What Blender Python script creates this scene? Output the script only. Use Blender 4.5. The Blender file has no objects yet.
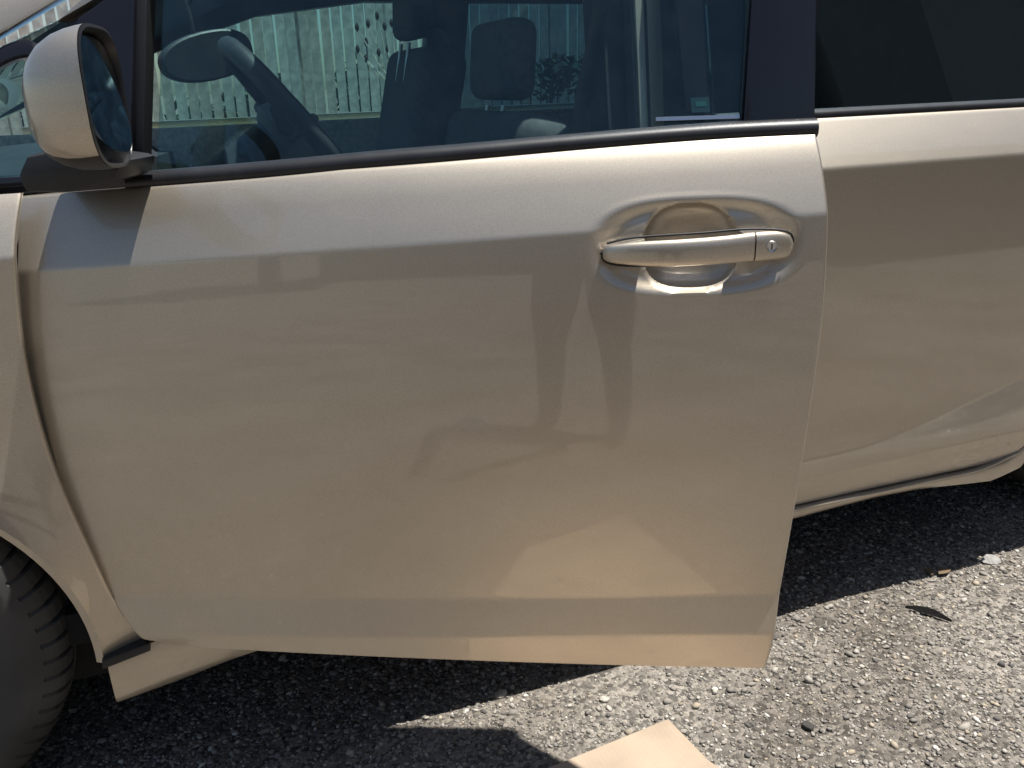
import bpy, bmesh, math, random
import numpy as np
from mathutils import Vector, Matrix

random.seed(7); rng = np.random.default_rng(7)
C = bpy.context.scene.collection
scn = bpy.context.scene
PI = math.pi

# ------------------------------------------------------------------ camera
cd = bpy.data.cameras.new('camera'); cam = bpy.data.objects.new('camera', cd); C.objects.link(cam)
R_ = Vector((0.93773, -0.34586, -0.03239)); U_ = Vector((0.14148, 0.2951, 0.94493)); F_ = Vector((0.31725, 0.89067, -0.32565))
M4 = Matrix.Identity(4)
for i in range(3):
    M4[i][0] = R_[i]; M4[i][1] = U_[i]; M4[i][2] = -F_[i]
M4[0][3], M4[1][3], M4[2][3] = 0.16766, -1.37491, 1.17753
cam.matrix_world = M4
cd.sensor_width = 36; cd.lens = 36 * 872.63 / 1024; cd.clip_start = 0.02; cd.clip_end = 3000
scn.camera = cam

# ------------------------------------------------------------------ light
SA, SB = 0.27, 0.058                       # sun leans 13 deg to the rear of the van, 4 deg to the camera side
sunv = Vector((SA, -SB, 1)).normalized()
w = bpy.data.worlds.new('World'); scn.world = w; w.use_nodes = True
nt = w.node_tree; nt.nodes.clear()
sky = nt.nodes.new('ShaderNodeTexSky'); sky.sky_type = 'NISHITA'; sky.sun_disc = False
sky.sun_elevation = math.asin(sunv.z); sky.sun_rotation = math.atan2(sunv.x, sunv.y)
sky.air_density = 1.0; sky.dust_density = 1.0; sky.altitude = 100
bg = nt.nodes.new('ShaderNodeBackground'); bg.inputs[1].default_value = 0.068
wo = nt.nodes.new('ShaderNodeOutputWorld')
nt.links.new(sky.outputs[0], bg.inputs[0]); nt.links.new(bg.outputs[0], wo.inputs[0])
sl = bpy.data.lights.new('sun', 'SUN'); sl.energy = 4.7; sl.angle = math.radians(0.53); sl.color = (1.0, 0.975, 0.93)
so = bpy.data.objects.new('sun', sl); C.objects.link(so)
so.rotation_euler = sunv.to_track_quat('Z', 'Y').to_euler(); so.location = (0, 0, 20)
scn.view_settings.view_transform = 'Standard'; scn.view_settings.look = 'None'
scn.view_settings.exposure = 0.62; scn.view_settings.gamma = 1
scn.render.engine = 'CYCLES'
scn.cycles.max_bounces = 10; scn.cycles.transparent_max_bounces = 16; scn.cycles.glossy_bounces = 6
scn.cycles.blur_glossy = 0.5

# ------------------------------------------------------------------ materials
def mat(name, col, rough=0.5, metal=0.0, coat=0.0, coat_rough=0.03, spec=0.5, noise=None, bump=None, amp=0.25):
    m = bpy.data.materials.new(name); m.use_nodes = True; t = m.node_tree; b = t.nodes['Principled BSDF']
    b.inputs['Base Color'].default_value = (*col, 1); b.inputs['Roughness'].default_value = rough
    b.inputs['Metallic'].default_value = metal; b.inputs['Coat Weight'].default_value = coat
    b.inputs['Coat Roughness'].default_value = coat_rough; b.inputs['Specular IOR Level'].default_value = spec
    tc = t.nodes.new('ShaderNodeTexCoord')
    if noise:
        n = t.nodes.new('ShaderNodeTexNoise'); n.inputs['Scale'].default_value = noise; n.inputs['Detail'].default_value = 6
        t.links.new(tc.outputs['Object'], n.inputs['Vector'])
        mr = t.nodes.new('ShaderNodeMapRange'); mr.inputs[1].default_value = 0.3; mr.inputs[2].default_value = 0.7
        mr.inputs[3].default_value = 1 - amp; mr.inputs[4].default_value = 1 + amp
        t.links.new(n.outputs[0], mr.inputs[0])
        vm = t.nodes.new('ShaderNodeVectorMath'); vm.operation = 'SCALE'; vm.inputs[0].default_value = col
        t.links.new(mr.outputs[0], vm.inputs['Scale']); t.links.new(vm.outputs[0], b.inputs['Base Color'])
    if bump:
        n = t.nodes.new('ShaderNodeTexNoise'); n.inputs['Scale'].default_value = bump[0]; n.inputs['Detail'].default_value = 5
        t.links.new(tc.outputs['Object'], n.inputs['Vector'])
        bn = t.nodes.new('ShaderNodeBump'); bn.inputs['Strength'].default_value = bump[1]; bn.inputs['Distance'].default_value = bump[2]
        t.links.new(n.outputs[0], bn.inputs['Height']); t.links.new(bn.outputs[0], b.inputs['Normal'])
    return m

def paint_mat():
    """champagne mica paint: flake speckle, road dust thicker low down, clear coat"""
    m = bpy.data.materials.new('champagne_paint'); m.use_nodes = True; t = m.node_tree; L = t.links
    b = t.nodes['Principled BSDF']
    b.inputs['Metallic'].default_value = 0.86; b.inputs['Coat Weight'].default_value = 1.0
    b.inputs['Coat Roughness'].default_value = 0.03; b.inputs['Coat IOR'].default_value = 1.62
    geo = t.nodes.new('ShaderNodeNewGeometry'); sep = t.nodes.new('ShaderNodeSeparateXYZ'); L.new(geo.outputs['Position'], sep.inputs[0])
    fl = t.nodes.new('ShaderNodeTexNoise'); fl.inputs['Scale'].default_value = 900; fl.inputs['Detail'].default_value = 2
    L.new(geo.outputs['Position'], fl.inputs['Vector'])
    cr = t.nodes.new('ShaderNodeMix'); cr.data_type = 'RGBA'
    cr.inputs[6].default_value = (0.33, 0.288, 0.229, 1); cr.inputs[7].default_value = (0.68, 0.605, 0.495, 1)
    L.new(fl.outputs[0], cr.inputs[0])
    # dust film
    mp = t.nodes.new('ShaderNodeMapping'); mp.inputs['Scale'].default_value = (9, 9, 26); L.new(geo.outputs['Position'], mp.inputs[0])
    dn = t.nodes.new('ShaderNodeTexNoise'); dn.inputs['Scale'].default_value = 1.0; dn.inputs['Detail'].default_value = 8; dn.inputs['Roughness'].default_value = 0.7
    L.new(mp.outputs[0], dn.inputs['Vector'])
    zr = t.nodes.new('ShaderNodeMapRange'); zr.inputs[1].default_value = 0.85; zr.inputs[2].default_value = 0.3
    zr.inputs[3].default_value = 0.05; zr.inputs[4].default_value = 0.55; L.new(sep.outputs[2], zr.inputs[0])
    dr = t.nodes.new('ShaderNodeMapRange'); dr.inputs[1].default_value = 0.42; dr.inputs[2].default_value = 0.72
    L.new(dn.outputs[0], dr.inputs[0])
    dm = t.nodes.new('ShaderNodeMath'); dm.operation = 'MULTIPLY'; L.new(zr.outputs[0], dm.inputs[0]); L.new(dr.outputs[0], dm.inputs[1])
    # specks of dried mud
    vo = t.nodes.new('ShaderNodeTexVoronoi'); vo.inputs['Scale'].default_value = 38; L.new(geo.outputs['Position'], vo.inputs['Vector'])
    vr = t.nodes.new('ShaderNodeMapRange'); vr.inputs[1].default_value = 0.16; vr.inputs[2].default_value = 0.09; L.new(vo.outputs[0], vr.inputs[0])
    vm = t.nodes.new('ShaderNodeMath'); vm.operation = 'MULTIPLY'; L.new(vr.outputs[0], vm.inputs[0]); L.new(dm.outputs[0], vm.inputs[1])
    ad = t.nodes.new('ShaderNodeMath'); ad.operation = 'MULTIPLY_ADD'; ad.inputs[1].default_value = 2.5
    L.new(vm.outputs[0], ad.inputs[0]); L.new(dm.outputs[0], ad.inputs[2]); ad.use_clamp = True
    mx = t.nodes.new('ShaderNodeMix'); mx.data_type = 'RGBA'; mx.inputs[7].default_value = (0.62, 0.55, 0.44, 1)
    L.new(ad.outputs[0], mx.inputs[0]); L.new(cr.outputs[2], mx.inputs[6]); L.new(mx.outputs[2], b.inputs['Base Color'])
    rr = t.nodes.new('ShaderNodeMapRange'); rr.inputs[3].default_value = 0.48; rr.inputs[4].default_value = 0.8
    L.new(ad.outputs[0], rr.inputs[0]); L.new(rr.outputs[0], b.inputs['Roughness'])
    cr2 = t.nodes.new('ShaderNodeMapRange'); cr2.inputs[3].default_value = 0.02; cr2.inputs[4].default_value = 0.45
    L.new(ad.outputs[0], cr2.inputs[0]); L.new(cr2.outputs[0], b.inputs['Coat Roughness'])
    bn = t.nodes.new('ShaderNodeBump'); bn.inputs['Strength'].default_value = 0.05; bn.inputs['Distance'].default_value = 0.001
    pn = t.nodes.new('ShaderNodeTexNoise'); pn.inputs['Scale'].default_value = 14; pn.inputs['Detail'].default_value = 2
    L.new(geo.outputs['Position'], pn.inputs['Vector']); L.new(pn.outputs[0], bn.inputs['Height'])
    L.new(bn.outputs[0], b.inputs['Coat Normal'])
    return m

def glass_mat(name, tint, refl=1.48, dust=.012):
    m = bpy.data.materials.new(name); m.use_nodes = True; t = m.node_tree; L = t.links; t.nodes.clear()
    o = t.nodes.new('ShaderNodeOutputMaterial'); g = t.nodes.new('ShaderNodeBsdfGlossy'); g.inputs['Roughness'].default_value = 0.01
    g.inputs['Color'].default_value = (0.72, 0.95, 1, 1)
    tr = t.nodes.new('ShaderNodeBsdfTransparent'); tr.inputs[0].default_value = (*tint, 1)
    f = t.nodes.new('ShaderNodeFresnel'); f.inputs[0].default_value = refl
    mx = t.nodes.new('ShaderNodeMixShader'); L.new(f.outputs[0], mx.inputs[0]); L.new(tr.outputs[0], mx.inputs[1]); L.new(g.outputs[0], mx.inputs[2])
    # thin film of dust
    d = t.nodes.new('ShaderNodeBsdfDiffuse'); d.inputs[0].default_value = (0.45, 0.43, 0.4, 1)
    n = t.nodes.new('ShaderNodeTexNoise'); n.inputs['Scale'].default_value = 30; n.inputs['Detail'].default_value = 6
    geo = t.nodes.new('ShaderNodeNewGeometry'); L.new(geo.outputs['Position'], n.inputs['Vector'])
    mr = t.nodes.new('ShaderNodeMapRange'); mr.inputs[1].default_value = .3; mr.inputs[2].default_value = .8; mr.inputs[3].default_value = 0.0; mr.inputs[4].default_value = dust
    L.new(n.outputs[0], mr.inputs[0])
    m2 = t.nodes.new('ShaderNodeMixShader'); L.new(mr.outputs[0], m2.inputs[0]); L.new(mx.outputs[0], m2.inputs[1]); L.new(d.outputs[0], m2.inputs[2])
    L.new(m2.outputs[0], o.inputs[0])
    return m

def attr_mat(name, rough=0.85, spec=0.3):
    m = mat(name, (.3, .3, .3), rough, spec=spec); t = m.node_tree
    a = t.nodes.new('ShaderNodeAttribute'); a.attribute_name = 'Col'
    t.links.new(a.outputs['Color'], t.nodes['Principled BSDF'].inputs['Base Color'])
    return m

PAINT = paint_mat()
GLASS = glass_mat('tinted_glass', (0.74, 0.87, 0.86))
PRIV = glass_mat('privacy_glass', (0.03, 0.035, 0.04), 1.5, .003)
BLACKGL = mat('black_gloss_trim', (0.012, 0.012, 0.016), 0.12, spec=0.5)
BLACK = mat('black_plastic', (0.016, 0.016, 0.018), 0.42, noise=30, bump=(400, 0.2, 0.0005))
RUBBER = mat('black_rubber', (0.011, 0.011, 0.012), 0.5, noise=20)
TYRE = mat('tyre_rubber', (0.055, 0.053, 0.050), 0.75, noise=8, bump=(150, 0.3, 0.001), amp=0.4)
RIM = mat('wheel_silver', (0.5, 0.5, 0.5), 0.35, 0.9)
SILVER = mat('brushed_metal', (0.6, 0.6, 0.6), 0.28, 1.0)
CLOTH = mat('grey_seat_cloth', (0.075, 0.08, 0.085), 0.9, noise=60, bump=(600, 0.3, 0.001))
TRIMG = mat('grey_interior_plastic', (0.10, 0.10, 0.10), 0.6, noise=30)
TRIMD = mat('dark_interior_plastic', (0.03, 0.032, 0.036), 0.5, noise=30)
HEADL = mat('headliner_felt', (0.48, 0.46, 0.42), 0.95, noise=80)
MIRR = mat('mirror_silvering', (0.66, 0.76, 0.82), 0.05, 1.0, noise=45, amp=.45)
UNDER = mat('underbody_dark', (0.012, 0.011, 0.010), 0.9, noise=12)

# ------------------------------------------------------------------ object helpers
def link(o, parent=None):
    C.objects.link(o)
    if parent is not None: o.parent = parent
    return o
def mesh(name, verts, faces, m, parent=None, smooth=True, sharp=None):
    me = bpy.data.meshes.new(name); me.from_pydata([tuple(v) for v in verts], [], faces); me.update()
    me.materials.append(m)
    if smooth: me.polygons.foreach_set('use_smooth', [True] * len(me.polygons))
    o = bpy.data.objects.new(name, me); link(o, parent)
    if smooth:
        me.set_sharp_from_angle(angle=math.radians(sharp if sharp else 40))
    return o
def fix_normals(o):
    bm = bmesh.new(); bm.from_mesh(o.data); bmesh.ops.recalc_face_normals(bm, faces=bm.faces); bm.to_mesh(o.data); bm.free()
def tag(o, label=None, cat=None, group=None, kind=None):
    if label: o['label'] = label
    if cat: o['category'] = cat
    if group: o['group'] = group
    if kind: o['kind'] = kind
    return o
def empty(name, loc=(0, 0, 0)):
    o = bpy.data.objects.new(name, None); o.location = loc; o.empty_display_size = 0.1; C.objects.link(o); return o
def box(name, lo, hi, m, parent=None, bev=0.0, seg=2, mapf=None, rot=None, piv=None):
    bm = bmesh.new(); bmesh.ops.create_cube(bm, size=1)
    for v in bm.verts: v.co = Vector([lo[i] + (v.co[i] + .5) * (hi[i] - lo[i]) for i in range(3)])
    if bev > 0: bmesh.ops.bevel(bm, geom=bm.edges[:], offset=bev, segments=seg, profile=0.6, affect='EDGES')
    if rot is not None:
        p = Vector(piv) if piv else Vector([(lo[i] + hi[i]) / 2 for i in range(3)])
        for v in bm.verts: v.co = rot @ (v.co - p) + p
    if mapf:
        for v in bm.verts: v.co = Vector(mapf(*v.co))
    me = bpy.data.meshes.new(name); bm.to_mesh(me); bm.free(); me.materials.append(m)
    me.polygons.foreach_set('use_smooth', [True] * len(me.polygons)); me.set_sharp_from_angle(angle=math.radians(35))
    o = bpy.data.objects.new(name, me); link(o, parent); return o
def prism(name, outline, f, n0, n1, m, parent=None, bev=0.0):
    """outline [(a,b)] extruded from n0 to n1, each point mapped by f(a, n, b)"""
    bm = bmesh.new(); k = len(outline)
    va = [bm.verts.new((a, n0, b)) for a, b in outline]; vb = [bm.verts.new((a, n1, b)) for a, b in outline]
    bm.faces.new(va); bm.faces.new(vb[::-1])
    for i in range(k): bm.faces.new([va[i], vb[i], vb[(i + 1) % k], va[(i + 1) % k]])
    bmesh.ops.recalc_face_normals(bm, faces=bm.faces)
    if bev > 0: bmesh.ops.bevel(bm, geom=bm.edges[:], offset=bev, segments=2, profile=0.6, affect='EDGES')
    for v in bm.verts: v.co = Vector(f(v.co.x, v.co.y, v.co.z))
    bmesh.ops.recalc_face_normals(bm, faces=bm.faces)
    bmesh.ops.triangulate(bm, faces=[q for q in bm.faces if len(q.verts) > 4])
    me = bpy.data.meshes.new(name); bm.to_mesh(me); bm.free(); me.materials.append(m)
    me.polygons.foreach_set('use_smooth', [True] * len(me.polygons)); me.set_sharp_from_angle(angle=math.radians(35))
    o = bpy.data.objects.new(name, me); link(o, parent); return o
def catmull(P, k):
    P = [np.array(p, float) for p in P]; Q = [2 * P[0] - P[1]] + P + [2 * P[-1] - P[-2]]; out = []
    for i in range(1, len(Q) - 2):
        for j in range(k):
            t = j / k
            out.append(.5 * ((2 * Q[i]) + (-Q[i - 1] + Q[i + 1]) * t + (2 * Q[i - 1] - 5 * Q[i] + 4 * Q[i + 1] - Q[i + 2]) * t * t + (-Q[i - 1] + 3 * Q[i] - 3 * Q[i + 1] + Q[i + 2]) * t ** 3))
    out.append(P[-1]); return out
def tube(name, pts, r, m, parent=None, segs=12, smooth_k=0, closed=False, flat=1.0):
    if smooth_k: pts = catmull(pts, smooth_k)
    P = [Vector(p) for p in pts]; n = len(P); rr = r if hasattr(r, '__len__') else [r] * n
    if len(rr) != n: rr = np.interp(np.linspace(0, 1, n), np.linspace(0, 1, len(rr)), rr)
    V = []; Fc = []; up = Vector((0.03, 0.05, 1)).normalized()
    for i in range(n):
        a = P[(i - 1) % n] if (closed or i > 0) else P[i]; b = P[(i + 1) % n] if (closed or i < n - 1) else P[i]
        t = (b - a).normalized(); s = t.cross(up)
        if s.length < 1e-3: s = t.cross(Vector((1, 0, 0)))
        s.normalize(); u = s.cross(t)
        for j in range(segs):
            an = 2 * PI * j / segs; V.append(P[i] + (s * math.cos(an) + u * math.sin(an) * flat) * float(rr[i]))
    for i in range(n if closed else n - 1):
        for j in range(segs):
            a = i * segs + j; b = i * segs + (j + 1) % segs; i2 = (i + 1) % n
            Fc.append((a, b, i2 * segs + (j + 1) % segs, i2 * segs + j))
    if not closed: Fc.append(tuple(range(segs))[::-1]); Fc.append(tuple((n - 1) * segs + j for j in range(segs)))
    return mesh(name, V, Fc, m, parent, sharp=50)
def lathe(name, prof, m, parent, centre, axis_rot, segs=64):
    """prof: (radius, lateral) pairs; axis is local Y"""
    V = []; Fc = []; k = len(prof)
    for i in range(segs):
        a = 2 * PI * i / segs
        for r, y in prof: V.append(Vector(centre) + axis_rot @ Vector((r * math.cos(a), y, r * math.sin(a))))
    for i in range(segs):
        for j in range(k - 1):
            i2 = (i + 1) % segs; Fc.append((i * k + j, i * k + j + 1, i2 * k + j + 1, i2 * k + j))
    o = mesh(name, V, Fc, m, parent, sharp=35); fix_normals(o); return o

# ------------------------------------------------------------------ ground
def ground_mat():
    m = bpy.data.materials.new('gravelly_old_asphalt'); m.use_nodes = True; t = m.node_tree; L = t.links; b = t.nodes['Principled BSDF']
    b.inputs['Roughness'].default_value = 0.92; b.inputs['Specular IOR Level'].default_value = 0.25
    geo = t.nodes.new('ShaderNodeNewGeometry')
    n1 = t.nodes.new('ShaderNodeTexNoise'); n1.inputs['Scale'].default_value = 1.7; n1.inputs['Detail'].default_value = 5
    n2 = t.nodes.new('ShaderNodeTexNoise'); n2.inputs['Scale'].default_value = 160; n2.inputs['Detail'].default_value = 6; n2.inputs['Roughness'].default_value = .75
    v = t.nodes.new('ShaderNodeTexVoronoi'); v.inputs['Scale'].default_value = 110
    for q in (n1, n2, v): L.new(geo.outputs['Position'], q.inputs['Vector'])
    r1 = t.nodes.new('ShaderNodeValToRGB'); r1.color_ramp.elements[0].position = .35; r1.color_ramp.elements[1].position = .68
    r1.color_ramp.elements[0].color = (0.12, 0.103, 0.084, 1); r1.color_ramp.elements[1].color = (0.225, 0.202, 0.172, 1)
    L.new(n1.outputs[0], r1.inputs[0])
    bw = t.nodes.new('ShaderNodeSeparateColor'); L.new(v.outputs['Color'], bw.inputs[0])
    r2 = t.nodes.new('ShaderNodeMapRange'); r2.inputs[3].default_value = .45; r2.inputs[4].default_value = 1.75; L.new(bw.outputs[0], r2.inputs[0])
    r3 = t.nodes.new('ShaderNodeMapRange'); r3.inputs[1].default_value = .3; r3.inputs[2].default_value = .7; r3.inputs[3].default_value = .6; r3.inputs[4].default_value = 1.4; L.new(n2.outputs[0], r3.inputs[0])
    mu = t.nodes.new('ShaderNodeMath'); mu.operation = 'MULTIPLY'; L.new(r2.outputs[0], mu.inputs[0]); L.new(r3.outputs[0], mu.inputs[1])
    vm = t.nodes.new('ShaderNodeVectorMath'); vm.operation = 'SCALE'; L.new(r1.outputs[0], vm.inputs[0]); L.new(mu.outputs[0], vm.inputs['Scale'])
    L.new(vm.outputs[0], b.inputs['Base Color'])
    bn = t.nodes.new('ShaderNodeBump'); bn.inputs['Strength'].default_value = .9; bn.inputs['Distance'].default_value = .004
    ad = t.nodes.new('ShaderNodeMath'); ad.operation = 'SUBTRACT'; L.new(n2.outputs[0], ad.inputs[0]); L.new(v.outputs['Distance'], ad.inputs[1])
    L.new(ad.outputs[0], bn.inputs['Height']); L.new(bn.outputs[0], b.inputs['Normal'])
    return m
def gh(x, y):
    return 0.004 * np.sin(x * 2.1 + 1) * np.cos(y * 2.7) + 0.0025 * np.sin(x * 7.3 + y * 4.1) + 0.0018 * np.sin(y * 11.0 - x * 5.0) + 0.050 * (lambda t: t * t * (3 - 2 * t))(np.clip((np.asarray(x, float) - .80) / .75, 0, 1)) * (1 - (lambda t: t * t * (3 - 2 * t))(np.clip((np.asarray(x, float) - 2.9) / 1.1, 0, 1))) * (1 - (lambda t: t * t * (3 - 2 * t))(np.clip((np.asarray(y, float) - 1.8) / 1.1, 0, 1))) * (lambda t: t * t * (3 - 2 * t))(np.clip((np.asarray(y, float) + 1.9) / 1.2, 0, 1))
xs = np.unique(np.concatenate([np.linspace(-1500, -20, 8), np.linspace(-20, -2, 12), np.linspace(-2, 4, 121), np.linspace(4, 20, 12), np.linspace(20, 1500, 8)]))
ys = np.unique(np.concatenate([np.linspace(-1500, -20, 8), np.linspace(-20, -2, 12), np.linspace(-2, 3, 101), np.linspace(3, 20, 12), np.linspace(20, 1500, 8)]))
V = [(x, y, float(gh(x, y)) if (-2 < x < 4 and -2 < y < 3) else 0.0) for y in ys for x in xs]
nx = len(xs); Fc = [(j * nx + i, j * nx + i + 1, (j + 1) * nx + i + 1, (j + 1) * nx + i) for j in range(len(ys) - 1) for i in range(nx - 1)]
tag(mesh('ground', V, Fc, ground_mat()), 'worn grey asphalt lot crumbling into gravel and dirt', kind='structure')

# loose gravel: tens of thousands of stones nobody could count
phi = (1 + 5 ** .5) / 2
ICO = np.array([(-1, phi, 0), (1, phi, 0), (-1, -phi, 0), (1, -phi, 0), (0, -1, phi), (0, 1, phi), (0, -1, -phi), (0, 1, -phi), (phi, 0, -1), (phi, 0, 1), (-phi, 0, -1), (-phi, 0, 1)], float) / (1 + phi * phi) ** .5
IF = np.array([(0, 11, 5), (0, 5, 1), (0, 1, 7), (0, 7, 10), (0, 10, 11), (1, 5, 9), (5, 11, 4), (11, 10, 2), (10, 7, 6), (7, 1, 8), (3, 9, 4), (3, 4, 2), (3, 2, 6), (3, 6, 8), (3, 8, 9), (4, 9, 5), (2, 4, 11), (6, 2, 10), (8, 6, 7), (9, 8, 1)])
def stones(name, X, Y, S, cols, m):
    n = len(X); a = rng.uniform(0, 2 * PI, n); ca, sa = np.cos(a), np.sin(a)
    P = ICO[None] * rng.uniform(.50, 1.35, (n, 12, 1))
    P = P * np.stack([rng.uniform(.9, 1.5, n), rng.uniform(.7, 1.1, n), rng.uniform(.4, .8, n)], 1)[:, None, :] * S[:, None, None]
    tl = rng.uniform(-.35, .35, n)
    x = P[..., 0] * np.cos(tl)[:, None] + P[..., 2] * np.sin(tl)[:, None]; z = -P[..., 0] * np.sin(tl)[:, None] + P[..., 2] * np.cos(tl)[:, None]; y = P[..., 1]
    Q = np.stack([x * ca[:, None] - y * sa[:, None] + X[:, None], x * sa[:, None] + y * ca[:, None] + Y[:, None], z + (gh(X, Y) + S * rng.uniform(-.05, .35, n))[:, None]], -1)
    me = bpy.data.meshes.new(name); nv = n * 12; nf = n * 20
    me.vertices.add(nv); me.vertices.foreach_set('co', Q.reshape(-1).astype(np.float32))
    idx = (IF[None] + (np.arange(n) * 12)[:, None, None]).reshape(-1).astype(np.int32)
    me.loops.add(nf * 3); me.loops.foreach_set('vertex_index', idx)
    me.polygons.add(nf); me.polygons.foreach_set('loop_start', (np.arange(nf) * 3).astype(np.int32)); me.polygons.foreach_set('loop_total', np.full(nf, 3, np.int32))
    me.update(calc_edges=True)
    ca_ = me.color_attributes.new('Col', 'FLOAT_COLOR', 'POINT')
    cc = np.concatenate([np.repeat(cols, 12, 0), np.ones((nv, 1))], 1).astype(np.float32); ca_.data.foreach_set('color', cc.reshape(-1))
    me.materials.append(m); o = bpy.data.objects.new(name, me); link(o); return o
STONE = attr_mat('stone_grey')
def stone_cols(n):
    base = np.array([(.32, .29, .25), (.23, .21, .185), (.42, .385, .335), (.125, .115, .105), (.38, .32, .24), (.60, .57, .50)])
    k = rng.choice(6, n, p=[.34, .27, .15, .13, .08, .03]); return base[k] * rng.uniform(.75, 1.2, (n, 1))
N = 135000
X = rng.uniform(-.9, 3.0, N); Y = rng.uniform(-.75, 1.5, N)
S = np.exp(rng.normal(math.log(.0025), .46, N)).clip(.0014, .010)
dirt = np.exp(-(((X - .85) / .16) ** 2 + ((Y + .02) / .10) ** 2)) * .8 + np.exp(-(((X - 1.35) / .3) ** 2 + ((Y - .1) / .12) ** 2)) * .3
keep = rng.uniform(0, 1, N) > dirt; keep &= ~((X > .36) & (X < .905) & (Y < -.17) & (Y > -1.0))
X, Y, S = X[keep], Y[keep], S[keep]
tag(stones('loose_gravel', X, Y, S, stone_cols(len(X)), STONE), 'small grey and tan gravel lying loose on the worn asphalt', 'gravel', kind='stuff')

# ------------------------------------------------------------------ van body shape
PT = [(0.20, -16), (0.262, -12), (0.335, -9), (0.353, -7), (0.358, 7), (0.418, 7), (0.425, -3), (0.5, -2.5), (0.6, -1), (0.7, .6), (0.8, 2.4), (0.885, 4.3), (0.966, 4.8), (0.971, 22), (1.03, 25), (1.055, 31), (1.075, 42), (1.11, 60)]
PT2 = [(0.20, -16), (0.262, -12), (0.38, -6), (0.5, -2.5), (0.7, -.5), (0.964, 0.5), (0.970, 33), (1.05, 37), (1.075, 44), (1.11, 55)]
zt = np.linspace(0.18, 1.12, 1500); dl = np.interp(zt, [p[0] for p in PT], [p[1] for p in PT])
nn = -np.cumsum(np.tan(np.radians(dl))) * (zt[1] - zt[0]); nn -= np.interp(1.055, zt, nn) + .006
n2 = -np.cumsum(np.tan(np.radians(np.interp(zt, [p[0] for p in PT2], [p[1] for p in PT2])))) * (zt[1] - zt[0]); n2 -= np.interp(1.055, zt, n2) + .004
def prof(z, s=0.0):
    # s lifts the shoulder crease (it climbs toward the rear)
    if z > .75: z = z - s * min(1, (z - .75) / .2)
    return float(np.interp(z, zt, nn))
def prof2(z, s=0.0):
    if z > .75: z = z - (s + .010) * min(1, (z - .75) / .2)
    return float(np.interp(z, zt, n2))
def proff(z):
    return prof2(min(z, .972)) + (prof(z) - prof(.972) if z > .972 else 0)
def lift(u): return -.020 + .047 * min(1.15, max(0, u)) if u < 1.15 else .032
#           # outward bulge of the door skin at height z
TH = math.radians(22.85); HX, HY = -.048, .031
def D(u, n, z):                                           # point on the open front door: along, out, up
    return (HX + u * math.cos(TH) - n * math.sin(TH), HY - u * math.sin(TH) - n * math.cos(TH), z)
def B(x, n, z): return (x, HY - n, z)                     # point on the closed body side
def edge_params(n, gap=0.006):
    e = [0, .15, .4, .7, 1.0]; return e
def panel(name, fl, fr, z0, z1, mp, m, parent, nu=120, nz=150, disp=None, zfun=None, ret=0.022, plan=None, pf=None):
    """pressed sheet panel between edge curves fl(z), fr(z), with rolled edges returning inward"""
    rad = 0.004; pf = pf or prof
    us = np.concatenate([[0, .12, .35, .65], np.linspace(1, nu - 1, nu - 1), [nu - .65, nu - .35, nu - .12, nu]]) / nu
    zs = np.concatenate([[0, .2, .5], np.linspace(1, nz - 1, nz - 1), [nz - .5, nz - .2, nz]]) / nz
    rows = []
    for zz in zs:
        row = []
        for uu in us:
            z = z0 + (z1 - z0) * zz
            a, b = fl(z), fr(z); u = a + (b - a) * uu
            if zfun: z = zfun(u, z, zz)
            n = pf(z, lift(u)) + (plan(u, z) if plan else 0) + (disp(u, z) if disp else 0)
            d = min(u - a, b - u, (z1 - z0) * zz, (z1 - z0) * (1 - zz))
            if d < rad: n -= rad - math.sqrt(max(0, rad * rad - (rad - d) ** 2))
            row.append((u, n, z))
        rows.append(row)
    nU = len(us); nZ = len(zs); V = [mp(*p) for r in rows for p in r]
    Fc = [(j * nU + i, j * nU + i + 1, (j + 1) * nU + i + 1, (j + 1) * nU + i) for j in range(nZ - 1) for i in range(nU - 1)]
    ring = [(0, i) for i in range(nU)] + [(j, nU - 1) for j in range(1, nZ)] + [(nZ - 1, i) for i in range(nU - 2, -1, -1)] + [(j, 0) for j in range(nZ - 2, 0, -1)]
    base = len(V)
    for (j, i) in ring:
        u, n, z = rows[j][i]; V.append(mp(u, n - ret, z))
    k = len(ring)
    for q in range(k):
        a = ring[q][0] * nU + ring[q][1]; b = ring[(q + 1) % k][0] * nU + ring[(q + 1) % k][1]
        Fc.append((a, base + q, base + (q + 1) % k, b))
    o = mesh(name, V, Fc, m, parent, sharp=50); fix_normals(o); return o
def curve(pts):
    zz = [p[0] for p in pts]; uu = [p[1] for p in pts]
    a = catmull([(z, u) for z, u in pts], 10); Z = np.array([q[0] for q in a]); Uq = np.array([q[1] for q in a]); s = np.argsort(Z)
    return lambda z: float(np.interp(z, Z[s], Uq[s]))

van = empty('minivan', (0, 0, 0))
tag(van, 'champagne minivan parked on gravel with its front door swung open', 'minivan')

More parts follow.
